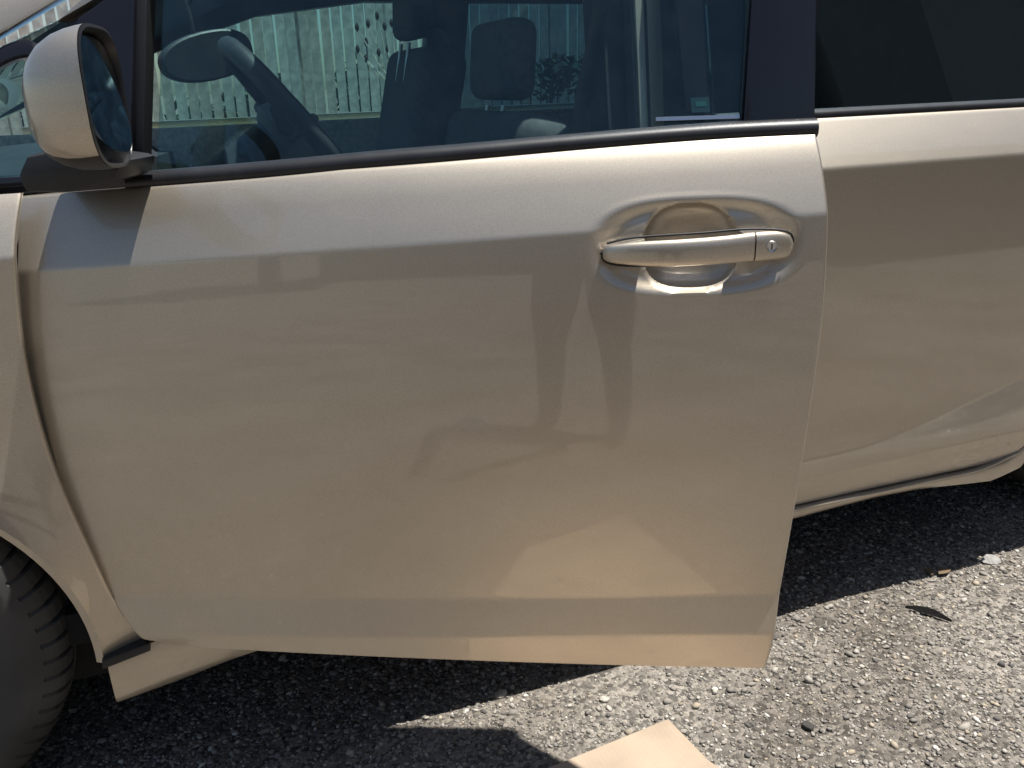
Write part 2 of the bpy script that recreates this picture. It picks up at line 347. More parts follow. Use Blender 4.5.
# --- front door
front = curve([(.262, .160), (.285, .115), (.326, .076), (.40, .030), (.496, .0), (.663, -.029), (.825, -.034), (.974, -.022), (1.01, -.040), (1.03, -.056), (1.055, -.070), (1.10, -.080)])
rear = curve([(.262, 1.066), (.285, 1.070), (.38, 1.077), (.48, 1.084), (.648, 1.096), (.833, 1.108), (.975, 1.108), (1.05, 1.103), (1.10, 1.096)])
def sstep(a, b, x):
    t = min(1, max(0, (x - a) / (b - a))); return t * t * (3 - 2 * t)
def handle_dish(u, z):
    # shallow oval recess
    cu, cz, a, b_ = .932, .962, .140, .064
    q = (abs((u - cu) / a) ** 2.7 + abs((z - cz) / b_) ** 2.7) ** (1 / 2.7)
    s1 = -.0085 * (1 - sstep(.74, 1.03, q))
    # deep finger cup
    cu2 = .926; zc = .955; rx = abs(u - cu2) / .064; rz = abs(z - zc) / (.062 if z > zc else .056); r = (rx ** 2.4 + rz ** 2.4) ** (1 / 2.4)
    s2 = -.030 * math.sqrt(max(0.0, 1 - r * r))
    # blend the crease away inside the recess
    flat = (1 - sstep(.75, 1.1, q))
    tgt = prof(.93) + (z - .93) * -.12
    return s1 + s2 + flat * (tgt - prof(z, lift(u))) * .62
plan = lambda u, z: -.012 * ((u - .55) / .55) ** 2
def door_z(u, z, t):   # belt edge climbs to the rear, bottom edge falls slightly
    top = 1.052 + .024 * min(1, u / .45) + .014 * sstep(.3, 1.1, u); bot = .262 - .012 * u
    return bot + (top - bot) * t if False else bot + (z - .262) / (1.10 - .262) * (top - bot)
# heights are remapped only near belt and sill so the crease stays level
def door_zmap(u, z, t):
    top = 1.048 + .022 * min(1, u / .45) + .030 * sstep(.3, 1.1, u); bot = .338 - .054 * u
    if z > .98: return .98 + (z - .98) / (1.10 - .98) * (top - .98)
    if z < .345: return .345 - (.345 - z) / (.345 - .262) * (.345 - bot)
    return z
door = panel('front_door', front, rear, .262, 1.10, D, PAINT, van, nu=330, nz=250, disp=handle_dish, zfun=door_zmap, plan=plan)
def dz_top(u): return door_zmap(u, 1.10, 1)
inner = prism('inner_panel', [(.15, .29), (.82, .48), (1.06, .75), (1.06, 1.06), (.04, 1.04), (0.0, .7), (.04, .45)], D, -.075, -.035, TRIMG, door, bev=.01)
# belt moulding swept along the top edge
def sweep(name, pts, cross, mp, m, parent, smooth_k=6):
    P = catmull(pts, smooth_k) if smooth_k else [np.array(p, float) for p in pts]
    V = []; k = len(cross); Fc = []
    for u, n, z in P:
        for dn, dz in cross: V.append(mp(u, n + dn, z + dz))
    for i in range(len(P) - 1):
        for j in range(k): Fc.append((i * k + j, i * k + (j + 1) % k, (i + 1) * k + (j + 1) % k, (i + 1) * k + j))
    Fc.append(tuple(range(k))); Fc.append(tuple((len(P) - 1) * k + j for j in range(k)))
    o = mesh(name, V, Fc, m, parent, sharp=45); fix_normals(o); return o
mold = [(-.030, -.003), (-.002, -.005), (.004, .0), (.005, .008), (.001, .015), (-.008, .0195), (-.022, .020), (-.030, .017)]
sweep('belt_moulding', [(u, prof(dz_top(u), lift(u)) + plan(u, 1) - .006, dz_top(u)) for u in np.linspace(.135, 1.1, 9)], mold, D, BLACK, door)
TUM = math.tan(math.radians(15.5))
def DG(u, n, z): return D(u, n - max(0, z - 1.09) * TUM, z)   # leaning glasshouse plane of the door
def BG(x, n, z): return B(x, n - max(0, z - 1.09) * TUM, z)
ng = prof(1.08) - .030
GL = [(.165, 1.05), (1.01, 1.09), (1.022, 1.30), (1.02, 1.625), (.93, 1.64), (.72, 1.62), (.50, 1.55), (.195, 1.345)]
prism('window_glass', GL, DG, ng - .004, ng, GLASS, door)
# black frame: sail panel at the front, run channel, B post applique, header
prism('sail_panel', [(.035, 1.047), (.136, 1.052), (.150, 1.20), (.158, 1.30), (.16, 1.335), (.075, 1.285), (.040, 1.20)], DG, ng - .02, ng + .018, BLACKGL, door, bev=.004)
prism('front_run_channel', [(.134, 1.053), (.151, 1.056), (.178, 1.36), (.150, 1.334)], DG, ng - .018, ng + .012, RUBBER, door, bev=.003)
prism('rear_post_cover', [(1.002, 1.108), (1.100, 1.112), (1.104, 1.30), (1.098, 1.62), (1.012, 1.62), (1.016, 1.30)], DG, ng - .02, ng + .014, BLACKGL, door, bev=.004)
prism('window_header', [(.155, 1.336), (.50, 1.565), (.72, 1.63), (.93, 1.65), (1.10, 1.622), (1.098, 1.665), (.94, 1.69), (.70, 1.675), (.46, 1.60), (.04, 1.28)], DG, ng - .03, ng + .015, PAINT, door, bev=.004)
sweep('rear_window_seal', [(1.0, ng + .004, 1.105), (1.009, ng + .004, 1.30), (.992, ng + .004, 1.6)], [(0, -.004), (.004, -.004), (.006, 0), (.004, .004), (0, .004)], DG, RUBBER, door, 4)
box('channel_bracket', (.885, ng + .0005, 1.1215), (1.000, ng + .0045, 1.1265), SILVER, door, mapf=DG)

# --- door handle (grip, key cap, lock)
def handle():
    hn = prof(.955) + .006
    root = None
    # grip: loft of rounded sections along u
    def sect(name, us, hts, outs, zc, m, parent, thick):
        V = []; Fc = []; k = 20
        for u, h, o_, z in zip(us, hts, outs, zc):
            for j in range(k):
                a = 2 * PI * j / k; ca, sa = math.cos(a), math.sin(a)
                yy = abs(ca) ** .75 * (1 if ca > 0 else -1); zz = abs(sa) ** .75 * (1 if sa > 0 else -1)
                V.append(D(u, hn + o_ + yy * thick * .5, z + zz * h * .5))
        n = len(us)
        for i in range(n - 1):
            for j in range(k): Fc.append((i * k + j, i * k + (j + 1) % k, (i + 1) * k + (j + 1) % k, (i + 1) * k + j))
        Fc.append(tuple(range(k))); Fc.append(tuple((n - 1) * k + j for j in range(k)))
        o = mesh(name, V, Fc, m, parent, sharp=60); fix_normals(o); return o
    us = [.8065, .808, .812, .82, .84, .865, .90, .94, .97, 1.0, 1.0035]
    grip = sect('door_handle', us, [.010, .017, .0215, .025, .030, .0335, .0355, .036, .037, .038, .038], [-.004, -.001, .003, .007, .013, .018, .021, .021, .018, .013, .012],
                [.9575, .9575, .9578, .958, .9585, .959, .9595, .961, .962, .9635, .9636], PAINT, door, .017)
    cap = sect('key_cap', [1.0055, 1.008, 1.02, 1.035, 1.045, 1.052, 1.056, 1.058], [.038, .0385, .0385, .037, .034, .029, .021, .012], [.012, .012, .010, .006, .003, 0, -.004, -.006],
               [.9637, .9638, .964, .964, .963, .962, .962, .962], PAINT, door, .017)
    prism('handle_base', [(.808, .951), (.840, .944), (.862, .9425), (.862, .976), (.840, .972), (.810, .965)], D, hn - .020, hn + .006, PAINT, door, bev=.0015)
    prism('handle_base', [(.990, .9465), (1.030, .949), (1.052, .957), (1.054, .968), (1.040, .979), (1.0, .981), (.990, .9805)], D, hn - .020, hn + .006, PAINT, door, bev=.0015)
    # dark seat gasket under the grip ends
    tube('handle_gasket', [D(u, hn - .004, z) for u, z in [(.804, .958), (.812, .944), (.85, .9385), (.94, .9405), (1.0, .944), (1.04, .948), (1.058, .962), (1.05, .980), (1.0, .9845), (.94, .981), (.85,   .977), (.812, .970)]], .0016, RUBBER, door, 8, smooth_k=4)
    c = D(1.026, hn + .0175, .9645); rot = Matrix.Rotation(-TH, 3, 'Z')
    lathe('key_lock', [(0.0, -.001), (.0052, -.001), (.0056, -.0025), (.0068, -.0028), (.0078, -.001), (.0080, .004)], SILVER, door, c, rot, 32)
    box('key_slot', (1.0252, hn + .0184, .9605), (1.0268, hn + .0190, .9685), BLACK, door, mapf=D)
handle()

# --- wing mirror on the door (part of the van; its pieces are sub-parts)
def mirror():
    # rim of the opening in the door frame; outboard edge toward the camera
    zc = 1.171
    def rim(a):   # a in 0..2pi -> (s along glass 0 inboard..1 outboard, z)
        ca, sa = math.cos(a), math.sin(a)
        s = .5 + .5 * abs(ca) ** .55 * (1 if ca > 0 else -1); zz = abs(sa) ** .55 * (1 if sa > 0 else -1)
        return s, zz
    K = 56; rings = []
    for t in (0.0, .03, .1, .25, .42, .6, .76, .89, .97, 1.0):
        sc = (1 - t ** 2.6) ** (1 / 2.4) if t < 1 else 0.0; depth = .082 * t
        ring = []
        for j in range(K):
            s, zz = rim(2 * PI * j / K)
            s2 = .5 + (s - .5) * (sc * .9 + .1 if t < 1 else .1)
            hz = .079 + .006 * s2; z = zc + (zz * hz * max(sc, .06)) + .006 * (1 - s2)
            z += -.012 * t
            if zz < -0.3: z += .022 * s2 ** 2 * (-zz)        # lower outboard corner swept up
            n = .075 + s2 * .180; u = .203 + .042 * s2
            ring.append((u - depth * (0.75 + .25 * s2) - .012 * t, n, z))
        rings.append(ring)
    V = [D(*p) for r in rings for p in r]; Fc = []
    for i in range(len(rings) - 1):
        for j in range(K): Fc.append((i * K + j, i * K + (j + 1) % K, (i + 1) * K + (j + 1) % K, (i + 1) * K + j))
    Fc.append(tuple((len(rings) - 1) * K + j for j in range(K)))
    hs = mesh('side_mirror', V, Fc, PAINT, van, sharp=60); fix_normals(hs)
    hs.data.materials.append(BLACK)
    for k_, pl_ in enumerate(hs.data.polygons):
        if math.sin(2 * PI * ((k_ % K) + .5) / K) < -.72 and k_ < 8 * K: pl_.material_index = 1
    # inner black bezel: recessed wall and dish
    V = []; Fc = []
    for t, sc, du in ((0, 1.0, 0.001), (1, .955, .0025), (2, .93, -.002), (3, .90, -.018), (4, 0.02, -.026)):
        for j in range(K):
            s, zz = rim(2 * PI * j / K); s2 = .5 + (s - .5) * sc
            hz = .079 + .006 * s2; z = zc + zz * hz * sc + .006 * (1 - s2)
            if zz < -0.3: z += .022 * s2 ** 2 * (-zz)
            V.append(D(.203 + .042 * s2 + du, .075 + s2 * .180, z))
    for i in range(4):
        for j in range(K): Fc.append((i * K + j, i * K + (j + 1) % K, (i + 1) * K + (j + 1) % K, (i + 1) * K + j))
    mesh('mirror_bezel', V, Fc, BLACK, hs, sharp=50)
    # glass, tipped upwards and toward the door
    V = [];
    nrm = Vector((.965, -.20, .12)).normalized(); e1 = Vector((.20, .965, 0)).normalized()      # (u, n, z) frame
    e2 = nrm.cross(e1).normalized()
    if e2.z < 0: e2 = -e2
    c0 = Vector((.203 + .021 - .004, .162, zc + .007))
    V = [D(*c0)]
    for j in range(K):
        s, zz = rim(2 * PI * j / K); low = .018 * s ** 2 if zz < -.3 else 0
        p = c0 + e1 * ((s - .5) * .155) + e2 * (zz * .067 + low)
        V.append(D(*p))
    for j in range(K):
        s, zz = rim(2 * PI * j / K); low = .018 * s ** 2 if zz < -.3 else 0
        p = c0 + e1 * ((s - .5) * .155) + e2 * (zz * .067 + low) - nrm * .003; V.append(D(*p))
    Fc = [(0, 1 + j, 1 + (j + 1) % K) for j in range(K)] + [(1 + j, 1 + K + j, 1 + K + (j + 1) % K, 1 + (j + 1) % K) for j in range(K)] + [tuple(1 + K + j for j in range(K))]
    g = mesh('mirror_glass', V, Fc, MIRR, hs, sharp=30); fix_normals(g)
    # foot joining the housing to the sail panel
    prism('mirror_foot', [(.048, 1.062), (.110, 1.061), (.175, 1.075), (.190, 1.100), (.10, 1.115), (.060, 1.110), (.045, 1.085)], D, -.03, .082, RUBBER, hs, bev=.012)
    return hs
mirror()

# --- front fender with wheel arch
WX, WZ, WR = -.45, .33, .382
def fender():
    dfr = lambda z: HX + front(max(.30, min(1.1, z))) * math.cos(TH) + .002 if z > .31 else .004
    edge = curve([(.30, .012), (.326, .003), (.40, -.030), (.496, -.050), (.663, -.078), (.825, -.083), (.974, -.068), (1.055, -.049), (1.10, -.040)])
    rows = []; V = []; Fc = []; zs = np.linspace(.316, 1.055, 190); k = 90
    for z in zs:
        r = edge(z); dz = z - WZ
        l = WX + math.sqrt(WR ** 2 - dz * dz) if abs(dz) < WR and True else None
        if l is None: l = WX - .0
        # beyond arch top the panel continues forward
        if dz >= WR * .985: l = -1.35
        for i in range(k + 1):
            x = max(l, -1.35 + (r + 1.35) * (1 - (1 - i / k) ** 1.6))
            q = math.hypot(x - WX, dz); fl = .020 * math.exp(-max(0, q - WR) / .045)      # arch flare
            n = proff(z) * (1.0) + fl - .016 * sstep(1.0, 0, (x + .35) / .35) * 0
            d = r - x
            n -= .014
            if d < .004: n -= .004 - math.sqrt(max(0, .004 ** 2 - (.004 - d) ** 2))
            V.append(B(x, n, z))
    nz = len(zs)
    for j in range(nz - 1):
        for i in range(k): Fc.append((j * (k + 1) + i, j * (k + 1) + i + 1, (j + 1) * (k + 1) + i + 1, (j + 1) * (k + 1) + i))
    # returns: rear edge inward
    b0 = len(V)
    for z in zs: V.append(B(edge(z) - .001, proff(z) - .03, z))
    for j in range(nz - 1): Fc.append((j * (k + 1) + k, b0 + j, b0 + j + 1, (j + 1) * (k + 1) + k))
    f = mesh('front_fender', V, Fc, PAINT, van, sharp=50)
    # forward part of fender (ahead of the wheel)
    V = []; Fc = []
    # arch lip
    V = []; a0, a1 = math.radians(-4), math.radians(184)
    for i in range(61):
        a = a0 + (a1 - a0) * i / 60; x = WX + WR * math.cos(a); z = WZ + WR * math.sin(a)
        n = proff(max(.3, z)) + .006
        V += [B(x, n, z), B(WX + (WR - .012) * math.cos(a), n - .006, WZ + (WR - .012) * math.sin(a)), B(WX + (WR - .010) * math.cos(a), n - .05, WZ + (WR - .010) * math.sin(a))]
    for i in range(60):
        for j in range(2): Fc.append((i * 3 + j, i * 3 + j + 1, i * 3 + j + 4, i * 3 + j + 3))
    mesh('arch_lip', V, Fc, PAINT, f, sharp=60)
    V = []; Fc = []
    for i in range(61):
        a = a0 + (a1 - a0) * i / 60
        for n in (-.045, -.35): V.append(B(WX + (WR - .010) * math.cos(a), n, WZ + (WR - .010) * math.sin(a)))
    for i in range(60): Fc.append((i * 2, i * 2 + 1, i * 2 + 3, i * 2 + 2))
    mesh('wheel_liner', V, Fc, UNDER, f)
    return f
fender()
prism('fender_sill_gasket', [(-.072, .300), (-.070, .316), (.004, .330), (.004, .315)], B, prof2(.31) - .03, prof2(.31) + .018, RUBBER, van, bev=.002)
# front body ahead of the wheel
prism('front_quarter', [(-1.35, .35), (-.93, .30), (-.83, .34), (-.80, .50), (-.72, .62), (-.60, .69), (-.60, .70), (-1.35, .70)], B, prof(.5) - .03, prof(.5) + .005, PAINT, van, bev=.004)

# --- rocker sill, door aperture
def rocker(name, x0, x1, zb, zt_, off, parent, n=60):
    V = []; Fc = []; k = 9
    for i in range(n + 1):
        x = x0 + (x1 - x0) * i / n; b = zb(x); t_ = zt_(x)
        for j in range(k):
            f = j / (k - 1); z = t_ + (b - t_) * f
            V.append(B(x, off(x) - .012 * f * f - .004 * (1 - min(1, f * 6)) - (.010 * max(0, f - .9) * 10), z))
        V.append(B(x, off(x) - .10, b + .004)); V.append(B(x, off(x) - .06, t_))
    kk = k + 2
    for i in range(n):
        for j in range(kk): Fc.append((i * kk + j, i * kk + (j + 1) % kk, (i + 1) * kk + (j + 1) % kk, (i + 1) * kk + j))
    Fc.append(tuple(range(kk))); Fc.append(tuple(n * kk + j for j in range(kk)))
    o = mesh(name, V, Fc, PAINT, parent, sharp=40); fix_normals(o); return o
zb = lambda x: float(np.interp(x, [-.065, .04, .15, .5, 1.3, 1.5, 1.62, 1.84, 1.93, 2.05], [.206, .219, .236, .262, .271, .281, .277, .252, .268, .36]))
ztp = lambda x: float(np.interp(x, [-.065, .02, .1, 1.78, 1.87, 1.93, 1.975, 2.05], [.302, .318, .302, .300, .308, .338, .42, .46]))
so_ = lambda x: float(np.interp(x, [-.065, .1, .3, 1.5, 1.85, 2.05], [prof(.30) - .004, prof(.30) - .012, prof(.30) - .018, prof2(.306) + .010, prof2(.306) + .012, prof2(.306) + .012]))
rocker('sill', -.066, 2.05, zb, ztp, so_, van, 120)
# bright step strip along the sliding door gap
sweep('sill_strip', [(x, so_(x) + .001, ztp(x) + .0005) for x in np.linspace(1.06, 1.9, 9)], [(-.02, -.002), (0.002, -.002), (.003, .001), (.001, .004), (-.02, .004)], B, PAINT, van, 4)

# --- sliding door
sl_front = lambda z: 1.085
sl_rear = curve([(.306, 1.800), (.312, 1.862), (.338, 1.908), (.40, 1.938), (.50, 1.960), (.70, 1.985), (.974, 2.0), (1.085, 2.005)])
def sl_disp(u, z):
    # lower scallop that widens to the rear
    t = sstep(1.35, 1.98, u); top = .418 + .105 * t ** 1.2; low = .375 + .02 * t
    # shelf that swells outward from top to low, then falls straight to the sill
    k = min(1, max(0, (top - z) / (top - low)))
    return (.010 + .020 * t) * k - .0055 * (1 - sstep(.36, .42, z)) - max(0, low - z) * .16 * (.4 + t)
sdoor = panel('sliding_door', sl_front, sl_rear, .306, 1.097, B, PAINT, van, nu=150, nz=200, disp=sl_disp, pf=prof2)
sweep('belt_moulding', [(x, prof2(1.097, .032) - .006, 1.097) for x in np.linspace(1.085, 2.3, 7)], [(a, b * .8) for a, b in mold], B, BLACK, sdoor)
ngb = prof2(1.08) - .020
prism('window_glass', [(1.10, 1.08), (2.28, 1.08), (2.25, 1.60), (1.12, 1.62)], BG, ngb - .004, ngb, PRIV, sdoor)
prism('window_header', [(1.06, 1.621), (2.3, 1.601), (2.3, 1.69), (1.02, 1.69)], BG, ngb - .03, ngb + .012, PAINT, sdoor)
prism('front_post_cover', [(1.048, 1.06), (1.10, 1.06), (1.12, 1.62), (1.048, 1.62)], BG, ngb - .02, ngb - .006, BLACKGL, van)
# rear quarter behind the sliding door
def quarter():
    lf = lambda z: max(sl_rear(max(.306, z)) + .006, 2.05 if z < .34 else 0)
    V = []; Fc = []; zs = np.linspace(.335, 1.085, 60); k = 20; rx, rz, rr = 2.41, .33, .385
    for z in zs:
        l = sl_rear(z) + .005; dz = z - rz
        r = rx - math.sqrt(rr ** 2 - dz * dz) if abs(dz) < rr * .99 else 3.6
        for i in range(k + 1):
            x = l + (r - l) * i / k; q = math.hypot(x - rx, dz)
            V.append(B(x, prof2(z) + .012 * math.exp(-max(0, q - rr) / .05), z))
    for j in range(len(zs) - 1):
        for i in range(k): Fc.append((j * (k + 1) + i, j * (k + 1) + i + 1, (j + 1) * (k + 1) + i + 1, (j + 1) * (k + 1) + i))
    mesh('rear_quarter', V, Fc, PAINT, van, sharp=50)
    V = []; Fc = []
    for i in range(61):
        a = math.radians(-4 + 188 * i / 60)
        for n in (.0, -.05, -.35): V.append(B(rx + (rr - .004) * math.cos(a), n, rz + (rr - .004) * math.sin(a)))
    for i in range(60):
        for j in range(2): Fc.append((i * 3 + j, i * 3 + j + 1, i * 3 + j + 4, i * 3 + j + 3))
    mesh('rear_wheel_liner', V, Fc, UNDER, van)
quarter()

# --- wheels
def wheel(name, cx, cy, steer, cz_=.333):
    root = empty(name, (cx, cy, cz_)); root.parent = van
    rot = Matrix.Rotation(steer, 3, 'Z')
    R0 = .333; W = .108
    prof_t = [(.205, -W + .012), (.215, -W + .004), (.235, -W - .002), (.262, -W - .006), (.285, -W - .004), (.300, -W + .002), (.312, -W + .009), (.322, -W + .018), (.329, -W + .030), (R0, -W + .048), (R0 + .0005, -.03), (R0 + .001, 0), (R0 + .0005, .03), (R0, W - .048), (.329, W - .03), (.318, W - .012), (.285, W), (.235, W), (.205, W - .012)]
    # refine profile
    pr = []
    for i in range(len(prof_t) - 1):
        n = 5 if 7 <= i <= 14 else 3
        for j in range(n):
            t = j / n; pr.append((prof_t[i][0] * (1 - t) + prof_t[i + 1][0] * t, prof_t[i][1] * (1 - t) + prof_t[i + 1][1] * t))
    pr.append(prof_t[-1]); SEG = 420; V = []; Fc = []; k = len(pr)
    for i in range(SEG):
        a = 2 * PI * i / SEG; m_ = i % 7; m2 = (i + 3) % 7
        for r, y in pr:
            d = 0
            if r > .3255:
                if m_ in (0,) and y < -.035: d = .010
                if m2 in (0,) and y > .035: d = .007
                if .030 < abs(y) < .037: d = .008
                if abs(y) < .004: d = .008
            elif r > .300 and m_ == 0 and y < 0: d = .006
            elif abs(r - .262) < .002 or abs(r - .228) < .002: d = -.0012
            V.append(rot @ Vector(((r - d) * math.cos(a), y, (r - d) * math.sin(a))))
    for i in range(SEG):
        i2 = (i + 1) % SEG
        for j in range(k - 1): Fc.append((i * k + j, i * k + j + 1, i2 * k + j + 1, i2 * k + j))
    o = mesh('tyre', V, Fc, TYRE, root, sharp=25); fix_normals(o)
    lathe('rim', [(0, -.085), (.03, -.087), (.05, -.078), (.10, -.07), (.16, -.075), (.19, -.09), (.204, -.098), (.208, -.094), (.205, -.02), (.2, .09)], RIM, root, (0, 0, 0), rot, 64)
    lathe('brake_disc', [(.0, .0), (.14, .0), (.14, .02), (0, .02)], SILVER, root, (0, 0, 0), rot, 32)
wheel('front_wheel', -.45, .06 + .108, math.radians(-6))
wheel('rear_wheel', 2.41, .085 + .108, 0, .365)

# --- greenhouse, roof, floor, far side, inside
YF = 1.86                                       # far side plane
APIL = [(-.50, 1.01), (-.037, 1.272), (.033, 1.312), (.30, 1.455), (.62, 1.60), (.80, 1.655), (.98, 1.66), (.98, 1.72), (.72, 1.71), (.50, 1.63), (.20, 1.47), (-.06, 1.325), (-.56, 1.04)]
prism('windscreen_pillar', APIL, BG, ng - .03, ng + .022, PAINT, van, bev=.006)
prism('quarter_glass', [(-.30, 1.06), (-.012, 1.06), (-.008, 1.19), (-.012, 1.225), (-.03, 1.232), (-.10, 1.20)], BG, ng - .012, ng - .002, GLASS, van)
sweep('quarter_glass_frame', [(-.42, ng, 1.062), (-.18, ng, 1.062), (-.012, ng, 1.063), (.010, ng, 1.085), (.008, ng, 1.20), (-.004, ng, 1.236), (-.028, ng, 1.246), (-.10, ng, 1.212), (-.42, ng, 1.04)], [(-.03, -.012), (.012, -.012), (.016, 0), (.012, .012), (-.03, .012)], BG, BLACKGL, van, 4)
prism('front_jamb', [(-.012, 1.04), (.085, 1.04), (.09, 1.30), (.040, 1.285), (.0, 1.25)], BG, ng - .05, ng - .022, BLACKGL, van)
prism('cowl_side', [(-1.2, .95), (-.12, .99), (-.10, 1.045), (-.5, 1.04), (-1.2, .99)], B, prof(1.05) - .10, prof(1.05) - .002, PAINT, van, bev=.006)
# B post behind the opened door: painted flange, dark weather strip, painted flange
prism('middle_post', [(.998, .30), (1.046, .30), (1.046, 1.62), (.990, 1.62)], BG, ngb - .05, ngb - .010, PAINT, van, bev=.004)
prism('post_weatherstrip', [(1.014, .30), (1.019, .30), (1.013, 1.62), (1.008, 1.62)], BG, ngb - .012, ngb - .007, RUBBER, van)
prism('post_trim', [(.955, .30), (.997, .30), (.989, 1.62), (.940, 1.62)], BG, ngb - .14, ngb - .05, TRIMD, van, bev=.006)
prism('post_inner_trim', [(.987, .40), (1.12, .40), (1.10, 1.62), (.987, 1.62)], BG, ngb - .12, ngb - .022, TRIMG, van)
def far(x, n, z): return (x, YF + n - max(0, z - 1.07) * TUM, z)
prism('far_body_side', [(-1.3, .3), (2.0, .3), (3.5, .35), (3.5, 1.07), (-.5, 1.07), (-1.3, .98)], far, -.03, .02, PAINT, van, bev=.004)
prism('far_belt_ledge', [(-.3, 1.06), (3.3, 1.06), (3.3, 1.102), (-.3, 1.096)], far, .021, .075, PAINT, van, bev=.004)
prism('far_door_trim', [(-.4, .4), (3.3, .4), (3.3, 1.085), (-.4, 1.075)], far, -.09, -.031, HEADL, van, bev=.006)
prism('far_front_glass', [(-.15, 1.07), (1.00, 1.07), (1.03, 1.50), (.80, 1.52), (.45, 1.47), (.12, 1.37)], far, -.022, -.018, GLASS, van)
prism('far_rear_glass', [(1.12, 1.07), (2.2, 1.07), (2.2, 1.50), (1.15, 1.50)], far, -.022, -.018, glass_mat('far_privacy_glass', (0.30, 0.42, 0.48)), van)
prism('far_middle_post', [(.99, 1.05), (1.13, 1.05), (1.16, 1.55), (1.02, 1.55)], far, -.06, .0, TRIMD, van)
prism('far_rear_post', [(2.19, 1.05), (2.34, 1.05), (2.34, 1.55), (2.19, 1.55)], far, -.06, .0, TRIMD, van)
prism('far_windscreen_pillar', [(-.62, 1.02), (-.15, 1.20), (.12, 1.30), (.45, 1.405), (.80, 1.445), (2.9, 1.43), (2.9, 1.64), (.75, 1.66), (.35, 1.58), (-.1, 1.40), (-.68, 1.07)], far, -.07, .0, TRIMD, van)
# windscreen
V = []; Fc = []
for i in range(13):
    t = i / 12; x = -.52 + 1.25 * t; z = 1.035 + .60 * t - .05 * t * t
    for j in range(13):
        s = j / 12; y = .11 + max(0, z - 1.09) * TUM + (YF - .02 - .11 - 2 * max(0, z - 1.09) * TUM) * s
        V.append((x - .16 * (1 - (2 * s - 1) ** 2) * (1 - .5 * t), y, z))
for i in range(12):
    for j in range(12): Fc.append((i * 13 + j, i * 13 + j + 1, (i + 1) * 13 + j + 1, (i + 1) * 13 + j))
mesh('windscreen', V, Fc, GLASS, van)
# roof skin and headliner
def sheet(name, x0, x1, y0, y1, zf, m, nx_=30, ny_=16, thick=.0):
    V = []; Fc = []
    for i in range(nx_ + 1):
        for j in range(ny_ + 1):
            x = x0 + (x1 - x0) * i / nx_; s = j / ny_; y = y0 + (y1 - y0) * s; V.append((x, y, zf(x, s)))
    for i in range(nx_):
        for j in range(ny_): a = i * (ny_ + 1) + j; Fc.append((a, a + 1, a + ny_ + 2, a + ny_ + 1))
    return mesh(name, V, Fc, m, van)
sheet('roof', .55, 3.4, .20, YF - .18, lambda x, s: 1.66 + .07 * (1 - (2 * s - 1) ** 4) + .03 * math.sin(min(1, (x - .55) / .7) * PI / 2), PAINT)
prism('roof_side_rail', [(.50, 1.56), (.75, 1.60), (3.4, 1.60), (3.4, 1.72), (.80, 1.72), (.50, 1.66)], BG, ngb - .12, ngb - .012, PAINT, van, bev=.006)
sheet('headliner', .60, 3.3, .19, YF - .17, lambda x, s: 1.555 + .05 * (1 - (2 * s - 1) ** 4), HEADL)
sheet('windscreen_header', .38, .72, .24, YF - .22, lambda x, s: 1.50 + .16 * (x - .38) / .34 * .6 + .02 * (1 - (2 * s - 1) ** 2), TRIMD)
box('floor', (-.4, .07, .30), (3.3, YF - .05, .36), UNDER, van)
box('underbody', (-.9, .12, .20), (3.4, YF - .1, .30), UNDER, van)
box('tailgate', (3.38, .08, .4), (3.46, YF - .05, 1.6), PAINT, van, bev=.02)
box('firewall', (-.52, .12, .3), (-.42, YF - .06, .96), UNDER, van)
sheet('hood', -1.4, -.58, .09, YF - .06, lambda x, s: .93 + .11 * (x + 1.4) / .82 + .05 * (1 - (2 * s - 1) ** 4), PAINT)
# dashboard with instrument hood
V = []; Fc = []
for i in range(17):
    a = i / 16
    x = -.46 + .60 * a; z = 1.035 + .02 * math.sin(a * PI) - .0 * a
    if a > .9: z -= .03
    for j in range(25):
        s = j / 24; y = .10 + (YF - .22) * s; bump = .055 * math.exp(-((y - .43) / .16) ** 2) * sstep(.45, .75, a)
        V.append((x - .10 * (1 - (2 * s - 1) ** 2), y, z + bump))
for i in range(16):
    for j in range(24): a = i * 25 + j; Fc.append((a, a + 1, a + 26, a + 25))
for j in range(25):
    p = V[16 * 25 + j]; V.append((p[0] + .03, p[1], .60))
for j in range(24): a = 16 * 25 + j; Fc.append((a, a + 1, 17 * 25 + j + 1, 17 * 25 + j))
mesh('dashboard', V, Fc, TRIMD, van, sharp=60)
# steering wheel
st = empty('steering_wheel', (0, 0, 0)); st.parent = van
c = Vector((.385, .42, 1.11)); ax = Vector((.80, 0, .60)).normalized()   # wheel faces the driver
e1 = Vector((0, 1, 0)); e2 = ax.cross(e1).normalized()
tube('rim', [c + e1 * (.185 * math.cos(a)) + e2 * (.185 * math.sin(a)) for a in np.linspace(0, 2 * PI, 49)[:-1]], .0185, TRIMD, st, 12, closed=True)
for a in (20, 160, 270):
    a = math.radians(a); tube('spoke', [c + (e1 * math.cos(a) + e2 * math.sin(a)) * r - ax * .02 for r in (.05, .12, .182)], [.022, .014, .012], TRIMD, st, 8)
tube('hub', [c - ax * .05, c - ax * .03, c - ax * .012, c - ax * .004], [.06, .075, .07, .04], TRIMG, st, 20)
tube('column', [c - ax * .05, c - ax * .30], [.055, .07], TRIMD, st, 14)
tube('stalk', [c - ax * .06, c - ax * .06 + Vector((.03, -.08, .02)), c - ax * .05 + Vector((.05, -.16, .05))], [.008, .007, .010], TRIMD, van, 8)
